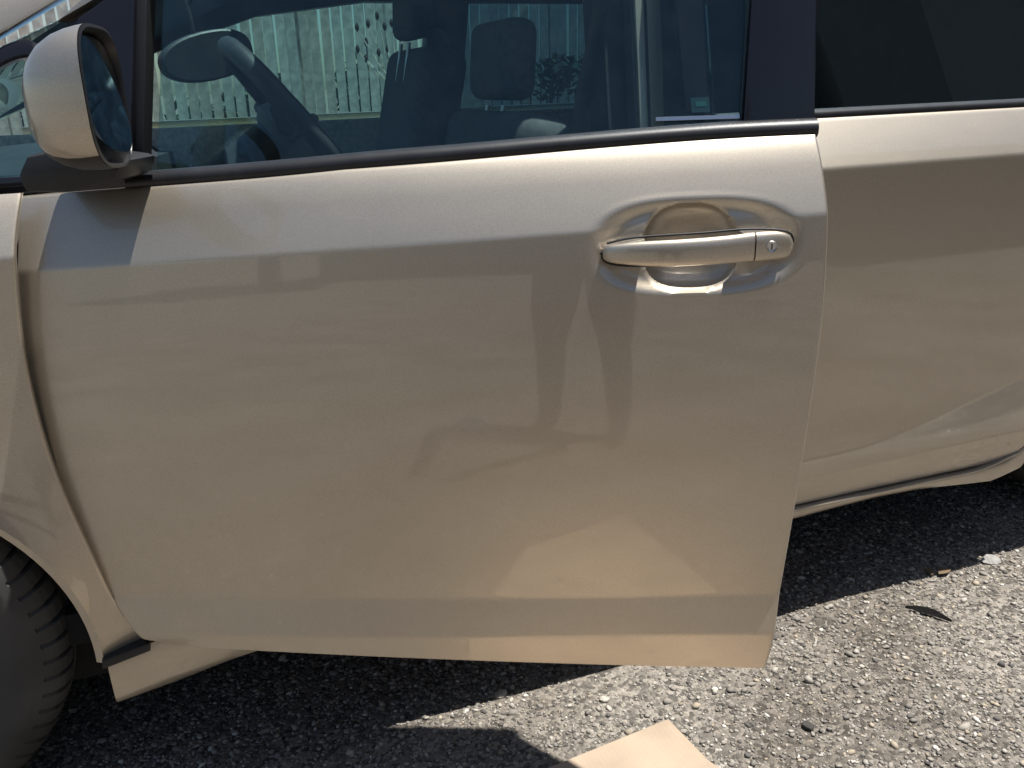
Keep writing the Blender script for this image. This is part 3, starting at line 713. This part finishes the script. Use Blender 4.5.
# interior mirror on its stem
rm = box('rear_view_mirror', (-.118, -.016, -.056), (.118, .016, .056), TRIMD, van, bev=.0, seg=4)
bm = bmesh.new(); kk = 40; VV = []
for yy, sc in ((-.018, .90), (-.014, .97), (0, 1.0), (.012, .96), (.018, .8)):
    ring = []
    for j in range(kk):
        a = 2 * PI * j / kk; ca, sa = math.cos(a), math.sin(a)
        ring.append(bm.verts.new((.118 * abs(ca) ** .7 * (1 if ca > 0 else -1) * sc, yy, (.056 - .012 * (ca < 0) * -ca) * abs(sa) ** .8 * (1 if sa > 0 else -1) * sc)))
    VV.append(ring)
for a_, b_ in zip(VV[:-1], VV[1:]):
    for j in range(kk): bm.faces.new((a_[j], a_[(j + 1) % kk], b_[(j + 1) % kk], b_[j]))
bm.faces.new(VV[0]); bm.faces.new(VV[-1][::-1]); bmesh.ops.recalc_face_normals(bm, faces=bm.faces); bm.to_mesh(rm.data); bm.free()
rm.location = (.255, .98, 1.262); rm.rotation_euler = (0, math.radians(-11), math.radians(18))
tube('mirror_stem', [(.235, .97, 1.29), (.23, .98, 1.38), (.28, .98, 1.46), (.34, .98, 1.51)], .007, TRIMD, van, 8)
# seats
def seat(name, x, y, top, hb=True, tone=CLOTH):
    r = empty(name, (x, y, .36)); r.parent = van
    sb = Matrix.Rotation(math.radians(13), 3, 'Y')
    box('seat_base', (-.48, -.25, .02), (.06, .25, .24), tone, r, bev=.06, seg=4)
    box('seat_back', (-.02, -.24, .16), (.12, .24, top - .36 - .148), tone, r, bev=.055, seg=5, rot=sb, piv=(0, 0, .1))
    if hb:
        box('headrest', (.010, -.12, top - .36 - .155), (.085, .12, top - .36), tone, r, bev=.036, seg=6, rot=Matrix.Rotation(math.radians(4), 3, 'Y'), piv=(.12, 0, .6)).location = (.125, 0, 0)
        for s in (-.05, .05): tube('headrest_post', [(.15, s, top - .36 - .29), (.175, s, top - .36 - .16)], .006, SILVER, r, 8)
seat('driver_seat', .625, .44, 1.295)
seat('passenger_seat', .66, 1.34, 1.46)
seat('second_row_seat', 1.42, .95, 1.12, hb=False, tone=TRIMD)
seat('third_row_seat', 2.5, .9, 1.25)
# assist grip on the far post, sun visor, belt
tube('assist_grip', [(1.02, YF - .17, 1.36), (1.06, YF - .20, 1.34), (1.075, YF - .21, 1.24), (1.06, YF - .20, 1.13), (1.02, YF - .16, 1.10)], .012, TRIMD, van, 10, smooth_k=4)
tube('seat_belt', [(.94, .17, 1.5), (.925, .20, 1.3), (.90, .24, 1.1), (.89, .26, .7)], .018, TRIMD, van, 8, smooth_k=3, flat=.15)
box('sun_visor', (.36, .95, 1.485), (.56, 1.45, 1.505), HEADL, van, bev=.008, rot=Matrix.Rotation(math.radians(-14), 3, 'Y'))
tube('red_cord_ring', [(.235 + .045 * math.cos(a), 1.02, 1.435 + .022 * math.sin(a)) for a in np.linspace(0, 2 * PI, 25)[:-1]], .0035, mat('red_cord', (.45, .03, .04), .5), van, 8, closed=True)
# window sticker seen on the middle post glass
stk = prism('window_sticker', [(1.053, 1.116), (1.092, 1.116), (1.092, 1.142), (1.053, 1.142)], BG, ngb - .0058, ngb - .0045, mat('sticker_teal', (.015, .04, .05), .4), van)
prism('sticker_band', [(1.062, 1.126), (1.085, 1.126), (1.085, 1.135), (1.062, 1.135)], BG, ngb - .0044, ngb - .0038, mat('sticker_green', (.02, .09, .09), .4), stk)

# ------------------------------------------------------------------ cardboard
def card_mat():
    m = mat('cardboard', (.42, .325, .235), .85, noise=7, amp=.16); t = m.node_tree; L = t.links; b = t.nodes['Principled BSDF']
    g = t.nodes.new('ShaderNodeNewGeometry'); wv = t.nodes.new('ShaderNodeTexWave'); wv.inputs['Scale'].default_value = 32; wv.inputs['Distortion'].default_value = .4
    L.new(g.outputs['Position'], wv.inputs['Vector']); bn = t.nodes.new('ShaderNodeBump'); bn.inputs['Strength'].default_value = .25; bn.inputs['Distance'].default_value = .0006
    L.new(wv.outputs[1], bn.inputs['Height']); L.new(bn.outputs[0], b.inputs['Normal']); return m
cbm = bmesh.new()
pts = [(.889, -.176), (.900, -.30), (1.00, -.58), (.84, -.86), (.46, -1.22), (.27, -.95), (.30, -.55), (.48, -.214), (.62, -.203)]
o = prism('flattened_cardboard_box', pts, lambda a, n, b: (a, b, n + .003 + .012 * max(0, (a - .6)) * 1.2 + .004 * math.sin(b * 9)), .006, .011, card_mat())
tag(o, 'flat piece of tan cardboard lying on the gravel below the open door', 'cardboard')

bm = bmesh.new(); bmesh.ops.create_icosphere(bm, subdivisions=4, radius=1); rp = np.random.default_rng(12)
dirs = [Vector(rp.normal(size=3)).normalized() for _ in range(26)]; cut = rp.uniform(.5, .92, 26)
for v in bm.verts:
    for d, c_ in zip(dirs, cut):
        k = v.co.dot(d)
        if k > c_: v.co -= d * (k - c_) * 1.25
    v.co = Vector((v.co.x * .095, v.co.y * .07, v.co.z * .05))
me = bpy.data.meshes.new('crumpled_paper'); bm.to_mesh(me); bm.free(); me.materials.append(mat('white_paper', (.75, .74, .72), .8, noise=20, amp=.06))
o = bpy.data.objects.new('crumpled_paper', me); link(o); o.location = (-.36, -1.90, .036)
tag(o, 'crumpled white paper on the gravel left of the photographer, mirrored in the door', 'paper')
# ------------------------------------------------------------------ single stones, chips and a leaf lying on the ground
def rock(name, x, y, s, col, label, cat, flat=.6, seed=0, elong=1.3, rz=0):
    r = np.random.default_rng(seed); bm = bmesh.new(); bmesh.ops.create_icosphere(bm, subdivisions=2, radius=1)
    dirs = [Vector(r.normal(size=3)).normalized() for _ in range(9)]; cut = r.uniform(.62, .9, 9)
    for v in bm.verts:
        for d, c_ in zip(dirs, cut):
            k = v.co.dot(d)
            if k > c_: v.co -= d * (k - c_)
        v.co = Vector((v.co.x * s * elong, v.co.y * s, v.co.z * s * flat))
    me = bpy.data.meshes.new(name); bm.to_mesh(me); bm.free(); me.materials.append(mat(name + '_surface', col, .85, noise=120, amp=.3))
    me.polygons.foreach_set('use_smooth', [True] * len(me.polygons)); me.set_sharp_from_angle(angle=math.radians(22))
    ob = bpy.data.objects.new(name, me); link(ob); ob.location = (x, y, float(gh(x, y)) + s * flat * .55); ob.rotation_euler = (0.1, 0.05, rz)
    return tag(ob, label, cat)
rock('pale_stone', .806, -.066, .009, (.46, .42, .35), 'larger cream pebble left of the bare dirt patch above the cardboard', 'stone', seed=1, rz=-.4)
rock('pale_stone', .62, .03, .012, (.40, .36, .30), 'tan pebble just past the tip of the shadow wedge', 'stone', seed=2, rz=.3)
rock('white_stone', 1.02, -.135, .006, (.55, .52, .47), 'small white pebble right above the cardboard corner', 'stone', seed=3)
rock('dark_stone', 1.115, -.30, .011, (.05, .045, .04), 'small dark pebble at the lower edge right of the cardboard', 'stone', seed=4, rz=1.2)
rock('flat_stone', 1.86, -.02, .022, (.28, .27, .25), 'flat grey stone near the van shadow at right', 'stone', flat=.3, seed=5)
rock('white_stone', 1.97, -.38, .016, (.50, .49, .46), 'white stone at the far right edge of the gravel', 'stone', flat=.5, seed=6)
def chip():
    V = []; Fc = []; P = catmull([(-.045, .002, .002), (-.02, .010, .010), (.012, .012, .012), (.05, .002, .003)], 5)
    k = len(P)
    for i, p in enumerate(P):
        wv = .013 * math.sin(PI * (i + .3) / (k + .1)); V += [(p[0], p[1] - wv, .002), (p[0], p[1], p[2] + .004), (p[0], p[1] + wv, .004), (p[0], p[1], .0)]
    for i in range(k - 1):
        for j in range(4): Fc.append((i * 4 + j, i * 4 + (j + 1) % 4, (i + 1) * 4 + (j + 1) % 4, (i + 1) * 4 + j))
    Fc += [(0, 1, 2, 3), tuple((k - 1) * 4 + j for j in range(4))]
    o = mesh('bark_chip', V, Fc, mat('dark_bark', (.022, .02, .018), .8, noise=90, bump=(200, .5, .002)), sharp=20); fix_normals(o)
    o.location = (1.554, -.136, float(gh(1.554, -.136)) + .004); o.rotation_euler = (0, 0, math.radians(-58)); o.scale = (1.0, .42, 1.0)
    tag(o, 'black curled bark chip lying on the sunlit gravel at right', 'bark chip')
chip()
def leaf(x, y, rz, s, label):
    V = []; Fc = []; n = 9
    for i in range(n):
        t = i / (n - 1); wv = .5 * math.sin(PI * t) ** .8 * (.6) ; zc = .35 * math.sin(PI * t)
        V += [(t - .5, -wv, zc * .4 + .16), (t - .5, 0, zc * .5), (t - .5, wv, zc * .4 + .22)]
    for i in range(n - 1):
        for j in range(2): Fc.append((i * 3 + j, i * 3 + j + 1, i * 3 + j + 4, i * 3 + j + 3))
    o = mesh('dry_leaf', V, Fc, mat('dry_leaf_brown', (.16, .11, .06), .8, noise=60, amp=.4)); o.scale = (s, s * .8, s * .35)
    o.location = (x, y, float(gh(x, y)) + .006); o.rotation_euler = (0, 0, rz); md = o.modifiers.new('thick', 'SOLIDIFY'); md.thickness = .02
    tag(o, label, 'leaf')
leaf(1.72, -.02, .2, .045, 'curled brown leaf beside the van shadow at upper right')
leaf(1.69, -.005, 1.1, .035, 'small dry leaf nearest the shadow of the sliding door')

# ------------------------------------------------------------------ picket fence beyond the van
def fence_mat(i):
    return mat('weathered_picket', [(.66, .66, .60), (.58, .58, .53), (.72, .70, .64), (.62, .57, .49)][i], .9, noise=14, amp=.3, bump=(40, .4, .002))
FM = [fence_mat(i) for i in range(4)]
fence = empty('picket_fence', (2.5, 7.1, 0)); tag(fence, 'tall weathered grey picket fence standing beyond the van', 'fence')
def picket_mesh(k, h, wd):
    bm = bmesh.new(); out = [(-wd / 2, 0.03), (wd / 2, 0.03), (wd / 2, h - .05), (wd / 4, h), (-wd / 4, h), (-wd / 2, h - .05)]
    va = [bm.verts.new((a, -.009, b)) for a, b in out]; vb = [bm.verts.new((a, .009, b)) for a, b in out]
    bm.faces.new(va); bm.faces.new(vb[::-1])
    for i in range(6): bm.faces.new([va[i], vb[i], vb[(i + 1) % 6], va[(i + 1) % 6]])
    bmesh.ops.recalc_face_normals(bm, faces=bm.faces); me = bpy.data.meshes.new('picket'); bm.to_mesh(me); bm.free(); me.materials.append(FM[k]); return me
PM = [picket_mesh(i % 4, 2.30 + .02 * ((i * 7) % 5), .079 + .004 * (i % 3)) for i in range(12)]
x = -3.6
while x < 8.6:
    o = bpy.data.objects.new('picket', PM[random.randrange(12)]); C.objects.link(o); o.parent = fence
    o.location = (x - 2.5, random.uniform(-.004, .004), random.uniform(-.02, .02)); o.rotation_euler = (0, random.uniform(-.006, .006) + .004, random.uniform(-.04, .04))
    x += .1005
for z in (.45, 1.98): box('rail', (-6.2, .012, z), (6.2, .052, z + .08), FM[1], fence, bev=.004)
for k in range(6): box('fence_post', (-6.1 + 2.42 * k, .054, 0), (-6.0 + 2.42 * k, .154, 2.2), FM[3], fence, bev=.004)

# ------------------------------------------------------------------ foliage helpers
LEAFM = [mat('leaf_green', (.05, .085, .03), .6, noise=5, amp=.3), mat('leaf_dark_green', (.03, .055, .022), .6, noise=5, amp=.3)]
BARK = mat('bark', (.10, .08, .06), .95, noise=12, bump=(30, .6, .01))
def leaves(name, centres, radii, n, ls, m, parent=None, seed=0):
    r = np.random.default_rng(seed); centres = np.array(centres, float); radii = np.array(radii, float)
    k = r.choice(len(centres), n, p=radii ** 2 / (radii ** 2).sum()); d = r.normal(size=(n, 3)); d /= np.linalg.norm(d, axis=1)[:, None]
    P = centres[k] + d * (radii[k] * r.uniform(.45, 1.08, n) ** .6)[:, None]
    a = r.normal(size=(n, 3)); a /= np.linalg.norm(a, axis=1)[:, None]; b = np.cross(a, r.normal(size=(n, 3))); b /= np.linalg.norm(b, axis=1)[:, None]
    s = ls * r.uniform(.6, 1.3, (n, 1)); V = np.stack([P - a * s, P + b * s * .45, P + a * s, P - b * s * .45], 1)
    me = bpy.data.meshes.new(name); me.vertices.add(n * 4); me.vertices.foreach_set('co', V.reshape(-1).astype(np.float32))
    me.loops.add(n * 4); me.loops.foreach_set('vertex_index', np.arange(n * 4, dtype=np.int32)); me.polygons.add(n)
    me.polygons.foreach_set('loop_start', (np.arange(n) * 4).astype(np.int32)); me.polygons.foreach_set('loop_total', np.full(n, 4, np.int32))
    me.update(calc_edges=True); me.materials.append(m); o = bpy.data.objects.new(name, me); link(o, parent); return o
def tree(name, x, y, h, r, label, seed, ls=.11, n=5000, group=None):
    rt = empty(name, (x, y, 0)); tag(rt, label, 'tree', group); q = random.Random(seed)
    tube('trunk', [(0, 0, 0), (.08, .03, h * .25), (.02, -.05, h * .5), (.1, .02, h * .8)], [h * .035, h * .027, h * .02, h * .006], BARK, rt, 10, smooth_k=3)
    cs = []; rs = []
    for i in range(16):
        a = q.uniform(0, 2 * PI); rr = r * q.uniform(.2, .8); z = h * q.uniform(.38, .92); f = 1 - abs(z / h - .6) * .9
        cs.append((rr * f * math.cos(a), rr * f * math.sin(a), z)); rs.append(r * q.uniform(.28, .45))
        if i < 7: tube('limb', [(.04, 0, h * .35), (cs[-1][0] * .5, cs[-1][1] * .5, z * .75), cs[-1]], [h * .014, h * .009, h * .003], BARK, rt, 6, smooth_k=3)
    leaves('crown', cs, rs, n, ls, LEAFM[seed % 2], rt, seed)
    return rt
def shrub(name, x, y, h, r, label, seed, n=2200, ls=.03, m=None, cat='shrub', group=None):
    rt = empty(name, (x, y, 0)); tag(rt, label, cat, group); q = random.Random(seed); cs = []; rs = []
    for i in range(9):
        a = q.uniform(0, 2 * PI); rr = r * q.uniform(.1, .7); z = h * q.uniform(.3, .88); cs.append((rr * math.cos(a), rr * math.sin(a) * .7, z)); rs.append(r * q.uniform(.3, .5))
        tube('stem', [(q.uniform(-.04, .04), q.uniform(-.04, .04), 0), (cs[-1][0] * .5, cs[-1][1] * .5, z * .5), cs[-1]], [.014, .010, .004], BARK, rt, 6, smooth_k=2)
    leaves('foliage', cs, rs, n, ls, m or LEAFM[1], rt, seed); return rt
for i, (x, h, lb) in enumerate([(-3.0, 1.5, 'dark bush behind the left end of the picket fence'), (-1.0, 1.25, 'low bush behind the fence left of the steering wheel'), (.9, 1.35, 'bush behind the fence beyond the rear view mirror'), (2.6, 1.5, 'dense bush behind the fence beyond the passenger seat'), (4.2, 1.55, 'dark bush behind the fence beyond the driver headrest'), (5.8, 1.55, 'dark bush behind the right end of the picket fence')]):
    shrub('bush', x, 8.9, h - .12, .95, lb, 30 + i, n=3800, ls=.06, group='bushes behind the fence')
shrub('leafy_shrub', 3.25, 5.7, 1.42, .38, 'small dark leafy shrub in front of the fence behind the seats', 51, n=900, ls=.045)
# dried weed
DW = mat('dry_stem', (.75, .72, .62), .8); DH = mat('seed_head_brown', (.05, .038, .028), .9, noise=80)
wd = empty('dried_weed', (1.42, 4.0, 0)); tag(wd, 'dried weed with pale stems and dark seed heads before the fence', 'plant')
q = random.Random(5)
for i, (dx, z) in enumerate([(-.20, 1.50), (-.15, 1.42), (-.13, 1.52), (-.17, 1.33), (-.08, 1.56), (-.10, 1.36), (-.05, 1.50), (.0, 1.52), (.03, 1.44), (-.03, 1.38), (.05, 1.33), (-.22, 1.38), (.02, 1.28)]):
    st_ = tube('stem', [(0, 0, 0), (.0, 0, .7), (.0, 0, 1.13), (dx * .5, q.uniform(-.05, .05), (1.13 + z) / 2), (dx, q.uniform(-.05, .05), z)], [.007, .0065, .006, .005, .003], DW, wd, 5, smooth_k=3)
    e = st_.data.vertices[-1].co
    tube('seed_head', [(e.x, e.y, z - .012), (e.x, e.y, z + .005), (e.x, e.y, z + .022), (e.x, e.y, z + .036)], [.004, .013, .012, .003], DH, wd, 8)

# ------------------------------------------------------------------ what the paint and glass reflect: across the lot behind the photographer
shed = empty('lot_building', (2, -15, 0)); tag(shed, 'long low brown building with gabled roof across the lot, mirrored in the van', 'building')
WALL = mat('brown_siding', (.085, .07, .06), .8, noise=3, amp=.2); ROOFM = mat('dark_shingle_roof', (.045, .045, .05), .9, noise=20)
box('wall', (-14, -8, 0), (16, 0, 3.0), WALL, shed)
prism('roof', [(-8.5, 3.0), (.5, 3.0), (-4, 5.0)], lambda a, n, b: (n, a, b), -14.4, 16.4, ROOFM, shed)
box('door', (-1, .003, 0), (1.6, .04, 2.3), mat('shed_door', (.2, .19, .18), .7), shed)
for k in range(6):
    f_ = box('window', (-12 + 4.6 * k, .003, 1.1), (-10.6 + 4.6 * k, .05, 2.1), mat('shed_frame', (.09, .08, .07), .6) if k == 0 else bpy.data.materials['shed_frame'], shed)
    box('pane', (-11.9 + 4.6 * k, .051, 1.2), (-10.7 + 4.6 * k, .056, 2.0), BLACKGL, f_)
hs2 = empty('gabled_house', (12, -8.5, 0)); tag(hs2, 'tall dark two storey house beside the lot, mirrored in the rear glass', 'house')
box('wall', (-5, -7, 0), (7, 4, 7.5), mat('dark_clapboard', (.016, .014, .013), .85, noise=4, amp=.2), hs2)
prism('roof', [(-8, 7.5), (5, 7.5), (-1.5, 11.5)], lambda a, n, b: (n, a, b), -6, 8, ROOFM, hs2)
for k in range(3):
    for z in (1.2, 4.3):
        f_ = box('window', (-3.6 + 3.6 * k, 4.003, z), (-2.4 + 3.6 * k, 4.06, z + 1.5), bpy.data.materials['shed_frame'], hs2)
        box('pane', (-3.5 + 3.6 * k, 4.061, z + .1), (-2.5 + 3.6 * k, 4.066, z + 1.4), BLACKGL, f_)
tree('broadleaf_tree', 24, -5.5, 10.5, 4.0, 'tallest tree at the lot edge past the house', 4, n=9000, ls=.25)
tree('broadleaf_tree', -11, -12.0, 7.5, 3.0, 'leafy tree at the other end of the lot by the building', 5, n=6000, ls=.22)

# ------------------------------------------------------------------ the photographer, whose dark figure shows in the door
def person():
    joints = {}
    V = []; E = []; Rr = []
    def v(p, r): V.append(p); Rr.append(r); return len(V) - 1
    def chain(a, pts):
        for p, r in pts:
            b = v(p, r); E.append((a, b)); a = b
        return a
    # local frame: facing +Y (toward the van)
    pel = v((0, 0, .96), (.20, .14))
    ch = chain(pel, [((0, .0, 1.10), (.20, .14)), ((0, .0, 1.25), (.205, .14)), ((0, -.01, 1.38), (.185, .12))])
    chain(ch, [((0, .0, 1.47), (.062, .062)), ((0, .01, 1.53), (.058, .06))])
    for s in (-1, 1):
        chain(ch, [((s * .17, -.01, 1.40), (.07, .07)), ((s * .25, .04, 1.22), (.050, .050)), ((s * .27, .12, 1.12), (.045, .045)), ((s * .19, .29, 1.15), (.036, .036)), ((s * .105, .45, 1.20), (.027, .030))])
        chain(pel, [((s * .10, 0, .88), (.112, .115)), ((s * .12, .01, .66), (.095, .095)), ((s * .13, .01, .50), (.062, .065)), ((s * .14, -.02, .30), (.056, .06)), ((s * .145, -.02, .10), (.042, .045)), ((s * .15, .02, .055), (.045, .045)), ((s * .16, .13, .035), (.042, .030))])
    me = bpy.data.meshes.new('clothed_body'); me.from_pydata(V, E, [])
    ob = bpy.data.objects.new('clothed_body', me); C.objects.link(ob)
    md = ob.modifiers.new('skin', 'SKIN'); sd = me.skin_vertices[0].data
    for i, r in enumerate(Rr): sd[i].radius = r
    sd[0].use_root = True
    ob.modifiers.new('sub', 'SUBSURF').levels = 2; ob.modifiers['sub'].render_levels = 2
    me.materials.append(mat('dark_clothing', (.022, .024, .032), .9, noise=40, bump=(25, .3, .01)))
    return ob
pr_root = empty('person', (.07, -1.98, 0)); tag(pr_root, 'photographer in dark clothes holding up a phone before the open door', 'person')
pb = person(); pb.parent = pr_root
SK = mat('skin', (.42, .27, .19), .55, noise=20, amp=.08)
# head
bm = bmesh.new(); bmesh.ops.create_uvsphere(bm, u_segments=32, v_segments=24, radius=1)
for vtx in bm.verts:
    x, y, z = vtx.co; jaw = 1 - .28 * sstep(0, -1, z)
    yy = y * (.098 if y > 0 else .100) * (jaw if y < 0 else 1 - .12 * sstep(0, -1, z)); xx = x * .077 * jaw; zz = z * .118
    yy += .020 * math.exp(-((x / .18) ** 2 + ((z + .12) / .16) ** 2)) * (y > 0)          # nose
    yy -= .008 * (math.exp(-(((x - .38) / .18) ** 2 + ((z - .08) / .12) ** 2)) + math.exp(-(((x + .38) / .18) ** 2 + ((z - .08) / .12) ** 2))) * (y > 0)
    yy += .005 * math.exp(-((x / .3) ** 2 + ((z + .48) / .08) ** 2)) * (y > 0)
    vtx.co = (xx, yy, zz)
me = bpy.data.meshes.new('head'); bm.to_mesh(me); bm.free(); me.materials.append(SK); me.polygons.foreach_set('use_smooth', [True] * len(me.polygons))
hd = bpy.data.objects.new('head', me); link(hd, pr_root); hd.location = (0, .02, 1.635); hd.rotation_euler = (math.radians(-12), 0, 0)
for s in (-1, 1):
    tube('ear', [(s * .076, -.005, .02), (s * .086, -.012, .012), (s * .085, -.008, -.012), (s * .074, 0, -.028)], [.006, .011, .009, .005], SK, hd, 8)
    bm = bmesh.new(); bmesh.ops.create_uvsphere(bm, u_segments=12, v_segments=8, radius=.011); me = bpy.data.meshes.new('eye'); bm.to_mesh(me); bm.free(); me.materials.append(mat('eye_white', (.6, .6, .58), .2)); e = bpy.data.objects.new('eye', me); link(e, hd); e.location = (s * .029, .083, .012)
tube('mouth', [(-.022, .0895, -.056), (0, .094, -.055), (.022, .0895, -.056)], [.002, .004, .002], mat('lips', (.3, .12, .1), .5), hd, 8)
bm = bmesh.new(); bmesh.ops.create_uvsphere(bm, u_segments=32, v_segments=20, radius=1)
bmesh.ops.delete(bm, geom=[f for f in bm.faces if (f.calc_center_median().z < (.35 if f.calc_center_median().y > -.1 else -.35))], context='FACES')
for vtx in bm.verts: vtx.co = (vtx.co.x * .084, vtx.co.y * .107 - .003, vtx.co.z * .127)
me = bpy.data.meshes.new('hair'); bm.to_mesh(me); bm.free(); me.materials.append(mat('brown_hair', (.04, .025, .015), .7, noise=60, bump=(90, .6, .004))); hr = bpy.data.objects.new('hair', me); link(hr, hd)
for s in (-1, 1):
    base = Vector((s * .10, .465, 1.205))
    hm = tube('hand', [base - Vector((s * -.004, .03, .01)), base, base + Vector((-s * .012, .04, .012)), base + Vector((-s * .022, .072, .018))], [.026, .034, .038, .030], SK, pr_root, 12, smooth_k=3, flat=.5)
    for k, ln in enumerate((.062, .070, .066, .052)):
        f0 = base + Vector((-s * .018, .070, .034 - .016 * k)); tube('finger', [f0, f0 + Vector((-s * .012, ln * .45, 0)), f0 + Vector((-s * .030, ln * .62, 0)), f0 + Vector((-s * .045, ln * .55, 0))], [.0085, .008, .0075, .006], SK, hm, 8, smooth_k=2)
    tube('thumb', [base + Vector((-s * .004, .015, .028)), base + Vector((-s * .014, .025, .052)), base + Vector((-s * .030, .034, .056))], [.011, .010, .007], SK, hm, 8, smooth_k=2)
ph = box('phone', (.007, -1.98 + .545, 1.150), (.132, -1.98 + .554, 1.225), BLACKGL, None, bev=.004)
ph.location = (.008, 0, 0)
tag(ph, 'black phone held up in both hands by the photographer', 'phone')
